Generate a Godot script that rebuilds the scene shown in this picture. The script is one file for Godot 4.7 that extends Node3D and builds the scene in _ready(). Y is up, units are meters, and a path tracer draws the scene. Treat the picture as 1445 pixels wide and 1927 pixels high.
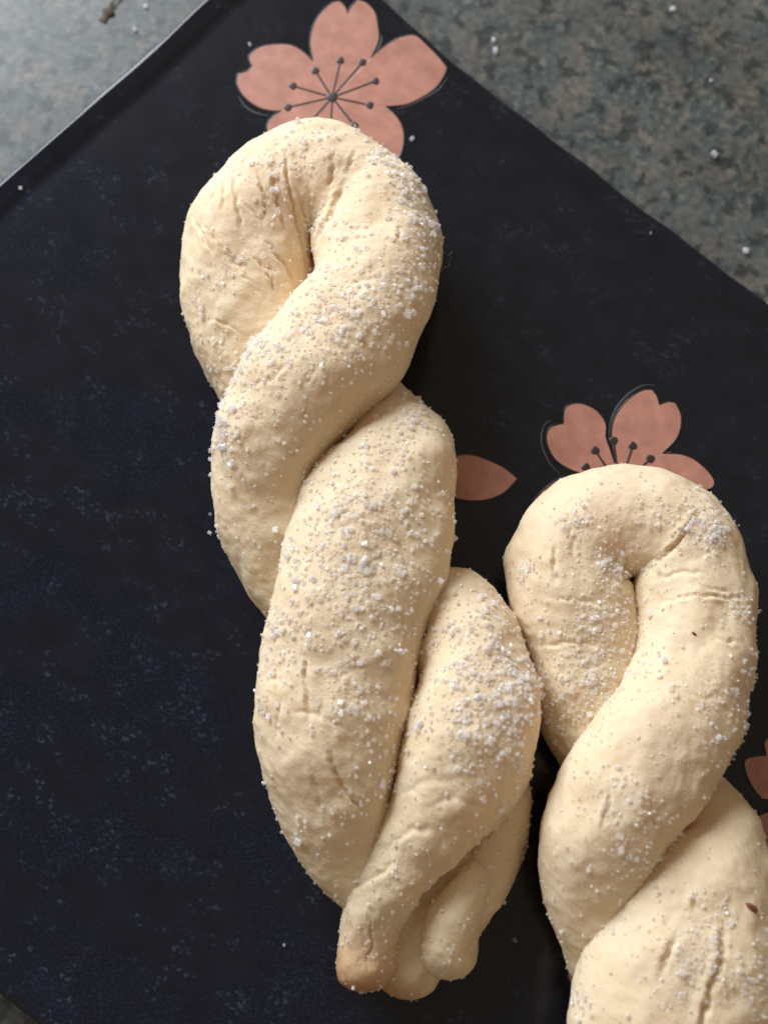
extends Node3D
# Close-up of two sugared dough twists on a dark square plate on a granite counter.
# All tables of shapes are in millimetres (x right, y up from the counter, z towards the viewer).

const MM := 0.001
const PLATE_TOP := 9.0

var names := {}
var edges := []          # the four sides of the plate, corner to corner, each a dense polyline of Vector2 (mm)
var n_low := FastNoiseLite.new()
var n_mid := FastNoiseLite.new()
var n_fine := FastNoiseLite.new()
var n_tint := FastNoiseLite.new()
var M := {}
var crystal_meshes := []


func _ready() -> void:
	# ---- camera
	var cam := Camera3D.new()
	cam.name = "camera"
	var att := CameraAttributesPhysical.new()
	att.frustum_focal_length = 28.9706
	att.frustum_focus_distance = 0.1729
	att.frustum_near = 0.01
	att.frustum_far = 20.0
	att.exposure_aperture = 11.0
	cam.attributes = att
	cam.fov = 45.0
	cam.near = 0.01
	cam.far = 20.0
	cam.position = Vector3(0.0, 0.19032, 0.04186)
	cam.rotation_degrees = Vector3(-77.00, 0, 0)
	add_child(cam)
	cam.current = true
	# ---- the dim room all round
	var env := Environment.new()
	env.background_mode = Environment.BG_COLOR
	env.background_color = Color(0.270, 0.222, 0.168).linear_to_srgb()
	env.tonemap_mode = Environment.TONE_MAPPER_LINEAR
	env.tonemap_exposure = 1.05
	env.sdfgi_enabled = true
	env.ssao_enabled = true
	env.ssil_enabled = true
	var we := WorldEnvironment.new()
	we.name = "room_air"
	we.environment = env
	add_child(we)
	# ---- daylight from a window behind and left of the counter
	area("window_light", Vector3(-0.36, 0.36, -0.52), Vector3(0.0, 0.0, 0.0), Vector2(0.46, 0.40), Color(0.93, 0.965, 1.0), 0.92)

	noises()
	materials()
	counter()
	plate()
	make_crystals()
	left_twist()
	right_twist()
	loose_bits()


func area(called: String, from: Vector3, to: Vector3, size: Vector2, tint: Color, energy: float) -> void:
	var l := AreaLight3D.new()
	l.name = called
	l.area_size = size
	l.light_color = tint
	l.light_energy = energy
	l.area_range = 6.0
	l.area_attenuation = 2.0
	l.shadow_enabled = true
	add_child(l)
	l.look_at_from_position(from, to, Vector3.UP)


# ------------------------------------------------------------------ helpers
func numbered(called: String, parent: Node) -> String:
	var key := str(parent.get_instance_id()) + called
	var k: int = names.get(key, 0)
	names[key] = k + 1
	return called if k == 0 else "%s_%03d" % [called, k]


func put(called: String, mesh: Mesh, mat: Material, parent: Node = self) -> MeshInstance3D:
	var o := MeshInstance3D.new()
	o.name = numbered(called, parent)
	o.mesh = mesh
	if mat:
		o.material_override = mat
	parent.add_child(o, true)
	return o


func base(called: String, at := Vector3.ZERO, parent: Node = self) -> Node3D:
	var o := Node3D.new()
	o.name = numbered(called, parent)
	o.position = at
	parent.add_child(o, true)
	return o


func tag(o: Node, label: String, category: String, group := "") -> void:
	o.set_meta("label", label)
	o.set_meta("category", category)
	if group:
		o.set_meta("group", group)


# smooth normals, pointing to the side that is clockwise seen from outside; turns the faces when «hint» says they look inwards
func finish(v: PackedVector3Array, idx: PackedInt32Array, colors: PackedColorArray, uvs: PackedVector2Array, up_hint: Vector3, hint_at: int, flat := false) -> ArrayMesh:
	var n := PackedVector3Array()
	n.resize(v.size())
	for i in range(0, idx.size(), 3):
		var a := v[idx[i]]
		var f := (v[idx[i + 2]] - a).cross(v[idx[i + 1]] - a)
		n[idx[i]] += f
		n[idx[i + 1]] += f
		n[idx[i + 2]] += f
	var turn := n[hint_at].dot(up_hint) < 0.0
	for i in n.size():
		n[i] = (-n[i] if turn else n[i]).normalized()
	if turn:
		for i in range(0, idx.size(), 3):
			var t := idx[i + 1]
			idx[i + 1] = idx[i + 2]
			idx[i + 2] = t
	var arr := []
	arr.resize(Mesh.ARRAY_MAX)
	arr[Mesh.ARRAY_VERTEX] = v
	arr[Mesh.ARRAY_NORMAL] = n
	arr[Mesh.ARRAY_INDEX] = idx
	if colors.size():
		arr[Mesh.ARRAY_COLOR] = colors
	if uvs.size():
		arr[Mesh.ARRAY_TEX_UV] = uvs
	var m := ArrayMesh.new()
	m.add_surface_from_arrays(Mesh.PRIMITIVE_TRIANGLES, arr)
	return m


func catmull(p0: float, p1: float, p2: float, p3: float, t: float) -> float:
	return 0.5 * (2.0 * p1 + (p2 - p0) * t + (2.0 * p0 - 5.0 * p1 + 4.0 * p2 - p3) * t * t + (3.0 * p1 - p0 - 3.0 * p2 + p3) * t * t * t)


# a polyline through 2D points: smooth, but sharp where the outline turns sharply
func smooth_line(pts: Array, per: int, closed: bool) -> PackedVector2Array:
	var n := pts.size()
	var tan := []
	for i in n:
		var p: Vector2 = pts[i]
		if not closed and (i == 0 or i == n - 1):
			tan.append(Vector2.ZERO)
			continue
		var a: Vector2 = pts[(i + n - 1) % n]
		var b: Vector2 = pts[(i + 1) % n]
		tan.append(Vector2.ZERO if absf((p - a).angle_to(b - p)) > 0.95 else (b - a) * 0.5)
	var out := PackedVector2Array()
	for i in (n if closed else n - 1):
		var p: Vector2 = pts[i]
		var q: Vector2 = pts[(i + 1) % n]
		var l := p.distance_to(q)
		var m0: Vector2 = tan[i]
		var m1: Vector2 = tan[(i + 1) % n]
		m0 = m0.limit_length(l)
		m1 = m1.limit_length(l)
		for k in per:
			var t := float(k) / per
			var t2 := t * t
			var t3 := t2 * t
			out.append(p * (2 * t3 - 3 * t2 + 1) + m0 * (t3 - 2 * t2 + t) + q * (-2 * t3 + 3 * t2) + m1 * (t3 - t2))
	if not closed:
		out.append(pts[n - 1])
	return out


func noise(n: FastNoiseLite, s: int, wave_mm: float, octaves: int) -> void:
	n.seed = s
	n.noise_type = FastNoiseLite.TYPE_SIMPLEX_SMOOTH
	n.frequency = 1.0 / wave_mm
	n.fractal_type = FastNoiseLite.FRACTAL_FBM if octaves > 1 else FastNoiseLite.FRACTAL_NONE
	n.fractal_octaves = octaves


func noises() -> void:
	noise(n_low, 11, 10.0, 1)
	noise(n_mid, 12, 4.0, 2)
	noise(n_fine, 13, 1.1, 2)
	noise(n_tint, 14, 7.0, 3)


func noise_texture(s: int, freq: float, octaves: int, normal: bool, strength := 4.0, size := 512) -> NoiseTexture2D:
	var t := NoiseTexture2D.new()
	var n := FastNoiseLite.new()
	n.seed = s
	n.noise_type = FastNoiseLite.TYPE_SIMPLEX_SMOOTH
	n.frequency = freq
	n.fractal_octaves = octaves
	t.noise = n
	t.width = size
	t.height = size
	t.seamless = true
	t.as_normal_map = normal
	t.bump_strength = strength
	return t


func field(s: int, size: int, freq: float, kind: int, octaves := 1, warp := 0.0) -> PackedByteArray:
	var n := FastNoiseLite.new()
	n.seed = s
	n.noise_type = kind as FastNoiseLite.NoiseType
	n.frequency = freq
	n.fractal_type = FastNoiseLite.FRACTAL_FBM if octaves > 1 else FastNoiseLite.FRACTAL_NONE
	n.fractal_octaves = octaves
	if kind == FastNoiseLite.TYPE_CELLULAR:
		n.cellular_return_type = FastNoiseLite.RETURN_CELL_VALUE
		n.cellular_jitter = 1.0
	if warp > 0.0:
		n.domain_warp_enabled = true
		n.domain_warp_amplitude = warp
		n.domain_warp_frequency = freq * 1.7
		n.domain_warp_fractal_type = FastNoiseLite.DOMAIN_WARP_FRACTAL_PROGRESSIVE
		n.domain_warp_fractal_octaves = 3
	var im := n.get_image(size, size, false, false, true)
	return im.get_data()


func ramp(stops: Array, t: float) -> Vector3:
	for i in range(1, stops.size()):
		if t <= stops[i][0]:
			var a: Array = stops[i - 1]
			var b: Array = stops[i]
			return (a[1] as Vector3).lerp(b[1], clampf((t - a[0]) / maxf(b[0] - a[0], 0.0001), 0.0, 1.0))
	return stops[-1][1]


func to_image(lin: PackedVector3Array, size: int) -> ImageTexture:
	var table := PackedByteArray()
	table.resize(4096)
	for i in 4096:
		var x := i / 4095.0
		table[i] = int(clampf(Color(x, x, x).linear_to_srgb().r * 255.0 + 0.5, 0, 255))
	var bytes := PackedByteArray()
	bytes.resize(size * size * 3)
	for i in size * size:
		var c := lin[i]
		bytes[i * 3] = table[clampi(int(c.x * 4095.0), 0, 4095)]
		bytes[i * 3 + 1] = table[clampi(int(c.y * 4095.0), 0, 4095)]
		bytes[i * 3 + 2] = table[clampi(int(c.z * 4095.0), 0, 4095)]
	return ImageTexture.create_from_image(Image.create_from_data(size, size, false, Image.FORMAT_RGB8, bytes))


func granite_texture() -> ImageTexture:
	var size := 1024
	var grain := field(21, size, 1.0 / 7.0, FastNoiseLite.TYPE_SIMPLEX_SMOOTH, 3, 6.0)
	var chunk := field(22, size, 1.0 / 13.0, FastNoiseLite.TYPE_CELLULAR, 1, 14.0)
	var cloud := field(23, size, 1.0 / 90.0, FastNoiseLite.TYPE_SIMPLEX_SMOOTH, 4)
	var warm := field(24, size, 1.0 / 30.0, FastNoiseLite.TYPE_SIMPLEX_SMOOTH, 4, 10.0)
	var dark := field(25, size, 1.0 / 16.0, FastNoiseLite.TYPE_SIMPLEX_SMOOTH, 4, 8.0)
	var lin := PackedVector3Array()
	lin.resize(size * size)
	var stone := Vector3(0.118, 0.118, 0.104)
	var green := Vector3(0.074, 0.090, 0.090)
	var pink := Vector3(0.160, 0.126, 0.108)
	var tan_ := Vector3(0.185, 0.170, 0.128)
	var black := Vector3(0.026, 0.031, 0.030)
	for i in size * size:
		var g := grain[i] / 255.0
		var h := chunk[i] / 255.0
		var w := warm[i] / 255.0
		var c := stone.lerp(green, smoothstep(0.2, 0.8, 0.5 * h + 0.5 * (1.0 - w)))
		c = c.lerp(pink, 0.7 * smoothstep(0.56, 0.72, w) * smoothstep(0.3, 0.6, g))
		c = c.lerp(tan_, 0.6 * smoothstep(0.52, 0.72, g) * smoothstep(0.35, 0.8, h))
		c = c.lerp(black, 0.8 * smoothstep(0.55, 0.74, dark[i] / 255.0 + 0.10 * (0.5 - g)))
		c *= 0.56 + 0.42 * cloud[i] / 255.0 + 0.62 * (g - 0.45)
		lin[i] = c
	return to_image(lin, size)


func glaze_texture() -> ImageTexture:
	var size := 1024
	var mask := field(31, size, 1.0 / 150.0, FastNoiseLite.TYPE_SIMPLEX_SMOOTH, 4, 40.0)
	var speck := field(32, size, 1.0 / 3.4, FastNoiseLite.TYPE_SIMPLEX_SMOOTH, 3, 4.0)
	var dot := field(33, size, 1.0 / 3.0, FastNoiseLite.TYPE_CELLULAR, 1, 2.0)
	var hue := field(34, size, 1.0 / 60.0, FastNoiseLite.TYPE_SIMPLEX_SMOOTH, 2)
	var mist := field(35, size, 1.0 / 40.0, FastNoiseLite.TYPE_SIMPLEX_SMOOTH, 4, 20.0)
	var lin := PackedVector3Array()
	lin.resize(size * size)
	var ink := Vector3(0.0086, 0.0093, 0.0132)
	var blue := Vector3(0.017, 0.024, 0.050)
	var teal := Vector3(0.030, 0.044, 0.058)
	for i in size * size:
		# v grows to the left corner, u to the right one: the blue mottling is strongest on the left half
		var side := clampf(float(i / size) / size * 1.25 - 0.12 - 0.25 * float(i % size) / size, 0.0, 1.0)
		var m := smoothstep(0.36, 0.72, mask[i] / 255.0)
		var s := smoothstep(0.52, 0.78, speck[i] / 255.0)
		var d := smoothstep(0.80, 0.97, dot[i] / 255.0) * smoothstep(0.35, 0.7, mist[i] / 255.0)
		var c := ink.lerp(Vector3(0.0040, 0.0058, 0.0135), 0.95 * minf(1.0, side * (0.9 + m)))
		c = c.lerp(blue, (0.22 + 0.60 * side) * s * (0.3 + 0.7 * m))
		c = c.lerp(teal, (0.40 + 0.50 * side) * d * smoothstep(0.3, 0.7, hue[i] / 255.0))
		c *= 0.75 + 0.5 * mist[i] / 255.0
		lin[i] = c
	return to_image(lin, size)


func plain(c: Color, rough: float, spec := 0.5) -> StandardMaterial3D:
	var m := StandardMaterial3D.new()
	m.albedo_color = c.linear_to_srgb()
	m.roughness = rough
	m.metallic_specular = spec
	return m


func materials() -> void:
	var d := plain(Color(1, 1, 1), 0.72, 0.35)
	d.vertex_color_use_as_albedo = true
	d.normal_enabled = true
	d.normal_texture = noise_texture(41, 0.06, 4, true, 8.0)
	d.normal_scale = 0.25
	d.uv1_triplanar = true
	d.uv1_scale = Vector3.ONE * 75.0
	d.subsurf_scatter_enabled = true
	d.subsurf_scatter_strength = 0.13
	M.dough = d
	for k in 3:
		var s := StandardMaterial3D.new()
		s.albedo_color = Color(0.99, 0.985, 0.98, [0.44, 0.30, 0.60][k])
		s.transparency = BaseMaterial3D.TRANSPARENCY_ALPHA
		s.roughness = 0.27
		s.metallic_specular = 0.7
		s.clearcoat_enabled = true
		s.clearcoat = 1.0
		s.clearcoat_roughness = 0.04
		s.backlight_enabled = true
		s.backlight = Color(0.97, 0.97, 0.98)
		M["sugar%d" % k] = s
	var g := plain(Color(1, 1, 1), 0.38, 0.5)
	g.albedo_texture = granite_texture()
	g.roughness = 0.36
	g.uv1_scale = Vector3.ONE
	M.granite = g
	var p := plain(Color(1, 1, 1), 0.16, 0.42)
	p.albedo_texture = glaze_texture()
	p.normal_enabled = true
	p.normal_texture = noise_texture(44, 0.012, 4, true, 3.0)
	p.normal_scale = 0.05
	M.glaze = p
	M.petal = plain(Color(0.54, 0.252, 0.185), 0.33, 0.5)
	var pt := noise_texture(45, 0.012, 4, false)
	var ramp_ := Gradient.new()
	ramp_.set_color(0, Color(0.86, 0.84, 0.84))
	ramp_.set_color(1, Color(1, 1, 1))
	pt.color_ramp = ramp_
	M.petal.albedo_texture = pt
	M.petal.uv1_triplanar = true
	M.petal.uv1_scale = Vector3.ONE * 40.0
	M.outline = plain(Color(0.012, 0.010, 0.010), 0.3)
	M.stamen = plain(Color(0.036, 0.023, 0.021), 0.4)
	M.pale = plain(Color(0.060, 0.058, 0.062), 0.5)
	M.ghost = plain(Color(0.0185, 0.0178, 0.0150), 0.17)
	M.leaf = plain(Color(0.085, 0.062, 0.036), 0.8)
	M.crumb = plain(Color(0.16, 0.045, 0.02), 0.7)
	M.scrap = plain(Color(0.62, 0.66, 0.70), 0.7)
	M.lint = plain(Color(0.30, 0.29, 0.28), 0.6)


# ------------------------------------------------------------------ the counter
func counter() -> void:
	# a slab with a worked top sheet; texture 0.28 m to a repeat
	var st := SurfaceTool.new()
	st.begin(Mesh.PRIMITIVE_TRIANGLES)
	var half := 0.6
	var thick := 0.03
	var faces := [[Vector3(-1, 0, -1), Vector3(1, 0, -1), Vector3(1, 0, 1), Vector3(-1, 0, 1)]]
	for s in [[Vector3(-1, 0, 1), Vector3(1, 0, 1)], [Vector3(1, 0, 1), Vector3(1, 0, -1)], [Vector3(1, 0, -1), Vector3(-1, 0, -1)], [Vector3(-1, 0, -1), Vector3(-1, 0, 1)]]:
		faces.append([s[0], s[1], s[1] + Vector3(0, -1, 0), s[0] + Vector3(0, -1, 0)])
	for f in faces:
		var q := []
		for p in f:
			q.append(Vector3(p.x * half, p.y * thick, p.z * half))
		var up: Vector3 = (q[2] - q[0]).cross(q[1] - q[0]).normalized()
		for k in [0, 1, 2, 0, 2, 3]:
			st.set_normal(up)
			st.set_uv(Vector2(q[k].x + q[k].y, q[k].z + q[k].y) / 0.28 + Vector2(0.5, 0.5))
			st.add_vertex(q[k])
	var o := put("countertop", st.commit(), M.granite)
	o.set_meta("kind", "structure")
	o.set_meta("label", "mottled grey green granite countertop under the plate")


# ------------------------------------------------------------------ the plate
func edge_at(e: PackedVector2Array, t: float) -> Vector2:
	var x := clampf(t, 0, 1) * (e.size() - 1)
	var i := mini(int(x), e.size() - 2)
	return e[i].lerp(e[i + 1], x - i)


func even(pts: Array) -> PackedVector2Array:
	var l := smooth_line(pts, 12, false)
	var cum := PackedFloat32Array([0.0])
	for i in range(1, l.size()):
		cum.append(cum[-1] + l[i].distance_to(l[i - 1]))
	var out := PackedVector2Array()
	var j := 0
	for k in 61:
		var d := cum[-1] * k / 60.0
		while j < l.size() - 2 and cum[j + 1] < d:
			j += 1
		out.append(l[j].lerp(l[j + 1], clampf((d - cum[j]) / maxf(cum[j + 1] - cum[j], 1e-5), 0, 1)))
	return out


func coons(u: float, v: float) -> Vector2:
	# square -> rounded square near its corners
	var rc := 0.035
	var cu := clampf(u, rc, 1.0 - rc)
	var cv := clampf(v, rc, 1.0 - rc)
	var off := Vector2(u - cu, v - cv)
	if off.x != 0.0 and off.y != 0.0:
		off = off.normalized() * maxf(absf(off.x), absf(off.y))
		u = cu + off.x
		v = cv + off.y
	var c0 := edge_at(edges[0], u)
	var c1 := edge_at(edges[3], u)
	var d0 := edge_at(edges[1], v)
	var d1 := edge_at(edges[2], v)
	var p00: Vector2 = edges[0][0]
	var p10: Vector2 = edges[0][60]
	var p01: Vector2 = edges[1][60]
	var p11: Vector2 = edges[2][60]
	return c0.lerp(c1, v) + d0.lerp(d1, u) - p00.lerp(p10, u).lerp(p01.lerp(p11, u), v)


func edge_distance(p: Vector2, e: PackedVector2Array) -> float:
	var best := 1e9
	for i in range(0, e.size() - 1, 2):
		var a := e[i]
		var ab := e[i + 2 if i + 2 < e.size() else i + 1] - a
		var t := clampf((p - a).dot(ab) / ab.length_squared(), 0, 1)
		best = minf(best, (p - a - ab * t).length_squared())
	return sqrt(best)


# height of the glazed top above the counter, mm
func plate_h(p: Vector2) -> float:
	var sum := 0.0
	for e in edges:
		var d := edge_distance(p, e)
		if d < 12.0:
			var l := 0.65 * (1.0 - smoothstep(-2.0, 4.2, d)) / (1.0 - smoothstep(-2.0, 4.2, 0.0)) + 0.28 * (1.0 - smoothstep(2.0, 3.6, d))
			sum += l * l
	return PLATE_TOP + minf(sqrt(sum), 3.0)


func plate() -> void:
	edges = [even([Vector2(-14.91, -100.25), Vector2(-1.63, -87.24), Vector2(4.52, -80.97), Vector2(10.67, -74.89), Vector2(28.29, -59.36), Vector2(39.9, -49.21), Vector2(50.3, -40.29), Vector2(58.75, -32.87), Vector2(80.92, -13.04), Vector2(108.41, 12.07), Vector2(134.42, 34.97)]), even([Vector2(-14.91, -100.25), Vector2(-28.65, -87.24), Vector2(-38.01, -76.65), Vector2(-45.48, -69.07), Vector2(-55, -59.36), Vector2(-61.39, -52.73), Vector2(-91.86, -20.38), Vector2(-124.04, 14.29)]), even([Vector2(134.42, 34.97), Vector2(102.97, 58.45), Vector2(74.07, 80.45), Vector2(46.9, 99.33), Vector2(19.65, 119.08)]), even([Vector2(-124.04, 14.29), Vector2(-84.95, 43.3), Vector2(-53.03, 66.86), Vector2(-45.74, 72.15), Vector2(-26.66, 85.76), Vector2(-2.97, 103.12), Vector2(19.65, 119.08)])]
	var root := base("plate")
	tag(root, "dark square glazed plate printed with salmon cherry blossoms", "plate")
	var N := 170
	var v := PackedVector3Array()
	var uv := PackedVector2Array()
	var idx := PackedInt32Array()
	for j in N + 1:
		for i in N + 1:
			var a := 0.5 - 0.5 * cos(PI * i / N)
			var b := 0.5 - 0.5 * cos(PI * j / N)
			var p := coons(lerpf(a, float(i) / N, 0.25), lerpf(b, float(j) / N, 0.25))
			v.append(Vector3(p.x, plate_h(p), p.y) * MM)
			uv.append(Vector2(lerpf(a, float(i) / N, 0.25), lerpf(b, float(j) / N, 0.25)))
	for j in N:
		for i in N:
			var q := j * (N + 1) + i
			idx.append_array([q, q + 1, q + N + 2, q, q + N + 2, q + N + 1])
	# the lip rolls over and runs back under to the foot
	var loop := []
	for i in N:
		loop.append(i)
	for j in N:
		loop.append(j * (N + 1) + N)
	for i in N:
		loop.append(N * (N + 1) + N - i)
	for j in N:
		loop.append((N - j) * (N + 1))
	var prof := [[0.25, -0.03], [0.52, -0.12], [0.78, -0.32], [0.95, -0.62], [1.0, -1.05], [0.7, -1.6], [0.3, -2.3], [-2.0, -4.2], [-6.0, -6.6], [-13.0, -8.4]]
	var L := loop.size()
	var prev := loop.duplicate()
	for k in prof.size():
		var row := []
		for i in L:
			var here := v[loop[i]]
			var t := v[loop[(i + 1) % L]] - v[loop[(i + L - 1) % L]]
			var out := Vector3(t.z, 0, -t.x).normalized()
			row.append(v.size())
			var y: float = here.y + prof[k][1] * MM
			if k == prof.size() - 1:
				y = 1.2 * MM
			var wob := 1.0 + 0.30 * n_low.get_noise_3dv(here * 900.0)
			v.append(Vector3(here.x, y, here.z) + out * prof[k][0] * MM * wob)
			uv.append(uv[loop[i]])
		for i in L:
			var a: int = prev[i]
			var b: int = prev[(i + 1) % L]
			var c: int = row[(i + 1) % L]
			var d: int = row[i]
			idx.append_array([a, d, b, b, d, c])
		prev = row
	# foot: straight down and across
	var foot := []
	for i in L:
		foot.append(v.size())
		v.append(Vector3(v[prev[i]].x, 0.02 * MM, v[prev[i]].z))
		uv.append(uv[loop[i]])
	for i in L:
		idx.append_array([prev[i], foot[i], prev[(i + 1) % L], prev[(i + 1) % L], foot[i], foot[(i + 1) % L]])
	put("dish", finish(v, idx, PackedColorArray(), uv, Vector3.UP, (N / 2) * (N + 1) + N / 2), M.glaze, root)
	blossom(root, Vector2(-8.46, -69.43), [
		[Vector2(-11.7, -76.15), Vector2(-12.19, -79.21), Vector2(-11.78, -82.29), Vector2(-10.59, -84.87), Vector2(-8.63, -86.95), Vector2(-7.41, -87.3), Vector2(-6.54, -86.43), Vector2(-6.01, -85.05), Vector2(-5.41, -86.26), Vector2(-4.35, -87.13), Vector2(-2.81, -86.43), Vector2(-1.44, -84.7), Vector2(-0.88, -81.95), Vector2(-0.97, -79.55), Vector2(-2.18, -76.66)],
		[Vector2(-16.82, -66.93), Vector2(-18.01, -66.93), Vector2(-20.12, -67.43), Vector2(-22.1, -68.76), Vector2(-23.49, -70.43), Vector2(-24.08, -72.1), Vector2(-23.88, -73.79), Vector2(-22.39, -74.29), Vector2(-21.71, -75.14), Vector2(-22.13, -76.15), Vector2(-22.01, -77.34), Vector2(-20.37, -78.7), Vector2(-17.96, -79.21), Vector2(-15.22, -79.04), Vector2(-13.08, -77.68), Vector2(-11.7, -76.15)],
		[Vector2(-2.18, -76.66), Vector2(-0.67, -78.19), Vector2(1.15, -79.55), Vector2(3.28, -80.24), Vector2(5.25, -80.17), Vector2(7.39, -78.05), Vector2(9.13, -76.05), Vector2(10.32, -74.39), Vector2(9.7, -72.84), Vector2(8.05, -70.76), Vector2(5.94, -69.26), Vector2(3.53, -68.09), Vector2(0.39, -67.76)],
		[Vector2(0.39, -67.76), Vector2(1.73, -66.43), Vector2(2.78, -64.78), Vector2(3.22, -62.8), Vector2(3.06, -60.5), Vector2(2.46, -58.54), Vector2(1.57, -57.57), Vector2(0.53, -58.54), Vector2(-0.5, -56.59), Vector2(-2.13, -56.92), Vector2(-3.91, -58.87), Vector2(-5.71, -61.81)],
		[Vector2(-5.71, -61.81), Vector2(-8.07, -59.52), Vector2(-10.14, -58.87), Vector2(-10.75, -60.18), Vector2(-12.81, -58.87), Vector2(-14.89, -59.2), Vector2(-17, -60.83), Vector2(-18.83, -63.13), Vector2(-18.87, -64.78), Vector2(-18, -66.1), Vector2(-16.82, -66.93)]], [Vector2(-7.17, -76.15), Vector2(-3.54, -75.81), Vector2(-1.42, -72.37), Vector2(-2.31, -67.99), Vector2(-4.83, -64.35), Vector2(-8.69, -62.47), Vector2(-13.17, -63.46), Vector2(-15.63, -67.59), Vector2(-14.89, -71.5), Vector2(-11.28, -74.29)], [
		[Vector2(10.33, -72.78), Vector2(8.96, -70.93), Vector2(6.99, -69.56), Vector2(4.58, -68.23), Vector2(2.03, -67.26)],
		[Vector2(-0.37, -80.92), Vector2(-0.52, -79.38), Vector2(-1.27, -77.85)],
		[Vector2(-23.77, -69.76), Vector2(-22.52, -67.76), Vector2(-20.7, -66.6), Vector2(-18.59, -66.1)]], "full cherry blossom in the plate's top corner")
	blossom(root, Vector2(35.55, -3.94), [
		[Vector2(30.16, -5.85), Vector2(28.09, -6.64), Vector2(26.05, -8.08), Vector2(24.89, -10.26), Vector2(24.77, -12.09), Vector2(25.51, -13.37), Vector2(27.39, -13.92), Vector2(27.64, -16.13), Vector2(28.8, -17.05), Vector2(30.56, -17.05), Vector2(32.64, -15.94), Vector2(33.9, -13.92), Vector2(33.88, -11.72), Vector2(34.49, -9.54), Vector2(35.1, -7.36)],
		[Vector2(35.1, -7.36), Vector2(34.66, -10.99), Vector2(34.83, -13.55), Vector2(35.8, -15.76), Vector2(37.67, -17.98), Vector2(39.85, -19.28), Vector2(41.27, -19.35), Vector2(41.93, -18.35), Vector2(42.28, -16.94), Vector2(43.65, -17.42), Vector2(44.7, -17.24), Vector2(45.48, -15.39), Vector2(45.29, -13.18), Vector2(44.38, -11.17), Vector2(42.35, -9.17)],
		[Vector2(42.35, -9.17), Vector2(44.97, -9.06), Vector2(47.02, -8.27), Vector2(49.01, -6.46), Vector2(49.96, -4.84), Vector2(49.55, -3.76), Vector2(48.66, -3.4), Vector2(49.29, -2.33), Vector2(49.92, -1.26), Vector2(49.15, -0.02), Vector2(46.85, 0.87), Vector2(44.09, 0.87), Vector2(40.04, -1.26)],
		[Vector2(40.04, -1.26), Vector2(40.94, 1.58), Vector2(40.44, 4.75), Vector2(38.96, 6.85), Vector2(37.59, 6.85), Vector2(36.95, 5.8), Vector2(35.52, 7.2), Vector2(33.83, 6.5), Vector2(32.54, 4.4), Vector2(32.48, 1.58), Vector2(33.44, -0.9)],
		[Vector2(33.44, -0.9), Vector2(31.61, 1.58), Vector2(28.79, 3.34), Vector2(26.38, 3.34), Vector2(25.04, 1.93), Vector2(25.06, 1.23), Vector2(22.99, 1.23), Vector2(22.06, -0.19), Vector2(22.73, -1.97), Vector2(24.88, -4.12), Vector2(27.36, -5.56), Vector2(30.16, -5.85)]], [Vector2(32.11, -9.61), Vector2(34.98, -11.17), Vector2(37.85, -10.34), Vector2(40.45, -8.3), Vector2(40.56, -4.84), Vector2(38.62, -0.55), Vector2(35.44, 0.87), Vector2(32.04, -0.55), Vector2(30.07, -3.4), Vector2(30.61, -6.93)], [
		[Vector2(26.67, -5.85), Vector2(25.32, -7.36), Vector2(24.34, -9.35), Vector2(23.97, -11.36), Vector2(24.46, -13.55), Vector2(25.54, -14.47)],
		[Vector2(34.3, -11.72), Vector2(34.69, -14.29), Vector2(35.84, -16.68), Vector2(37.7, -18.72), Vector2(39.88, -20.02), Vector2(41.66, -20.02)]], "cherry blossom half hidden behind the right twist")
	blossom(root, Vector2(62.47, 41.82), [
		[Vector2(53.88, 42.04), Vector2(52.69, 40.49), Vector2(51.9, 38.55), Vector2(51.69, 37.13), Vector2(52.12, 36.38), Vector2(53.37, 36.08), Vector2(54.91, 35.93), Vector2(54.81, 35.18), Vector2(54.8, 34.12), Vector2(55.88, 32.99), Vector2(58.99, 32.46), Vector2(61.18, 33.97), Vector2(62.29, 37.36)],
		[Vector2(59.79, 52.05), Vector2(57.27, 55.64), Vector2(54.24, 56.35), Vector2(52.89, 54.21), Vector2(50.7, 53.49), Vector2(50.33, 49.88), Vector2(51.3, 46.6), Vector2(52.63, 44.77), Vector2(54.74, 43.82), Vector2(57.46, 42.93)]], [Vector2(57.54, 36.61), Vector2(59.56, 35.1), Vector2(56.33, 39.6), Vector2(56.46, 46.24)], [], "cherry blossom cut by the right edge of the photo")
	for l in [[[Vector2(20.21, -5.2), Vector2(18.6, -3.4), Vector2(16.49, -2.15), Vector2(13.71, -1.69), Vector2(10.77, -2.08), Vector2(8.52, -3.05), Vector2(6.8, -5.2), Vector2(8.57, -7.36), Vector2(10.85, -8.74), Vector2(13.13, -8.99), Vector2(15.91, -8.08), Vector2(18.33, -6.82)], "single salmon petal between the two twists"], [[Vector2(25.29, 65.93), Vector2(26.38, 64.25), Vector2(28.62, 63.42), Vector2(31.53, 64.46), Vector2(32.54, 66.9), Vector2(29.88, 68.97), Vector2(26.96, 68.63)], "sliver of a petal under the right twist"]]:
		var pp := base("loose_petal", Vector3.ZERO, root)
		pp.set_meta("label", l[1])
		put("petal", petal_mesh(l[0], centroid(l[0])), M.petal, pp)
		put("outline", ridge(smooth_line(l[0] + [l[0][0]], 6, false), 0.17, 0.03, 0.05), M.outline, pp)


func centroid(p: Array) -> Vector2:
	var c := Vector2.ZERO
	for q in p:
		c += q
	return c / p.size()


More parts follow.
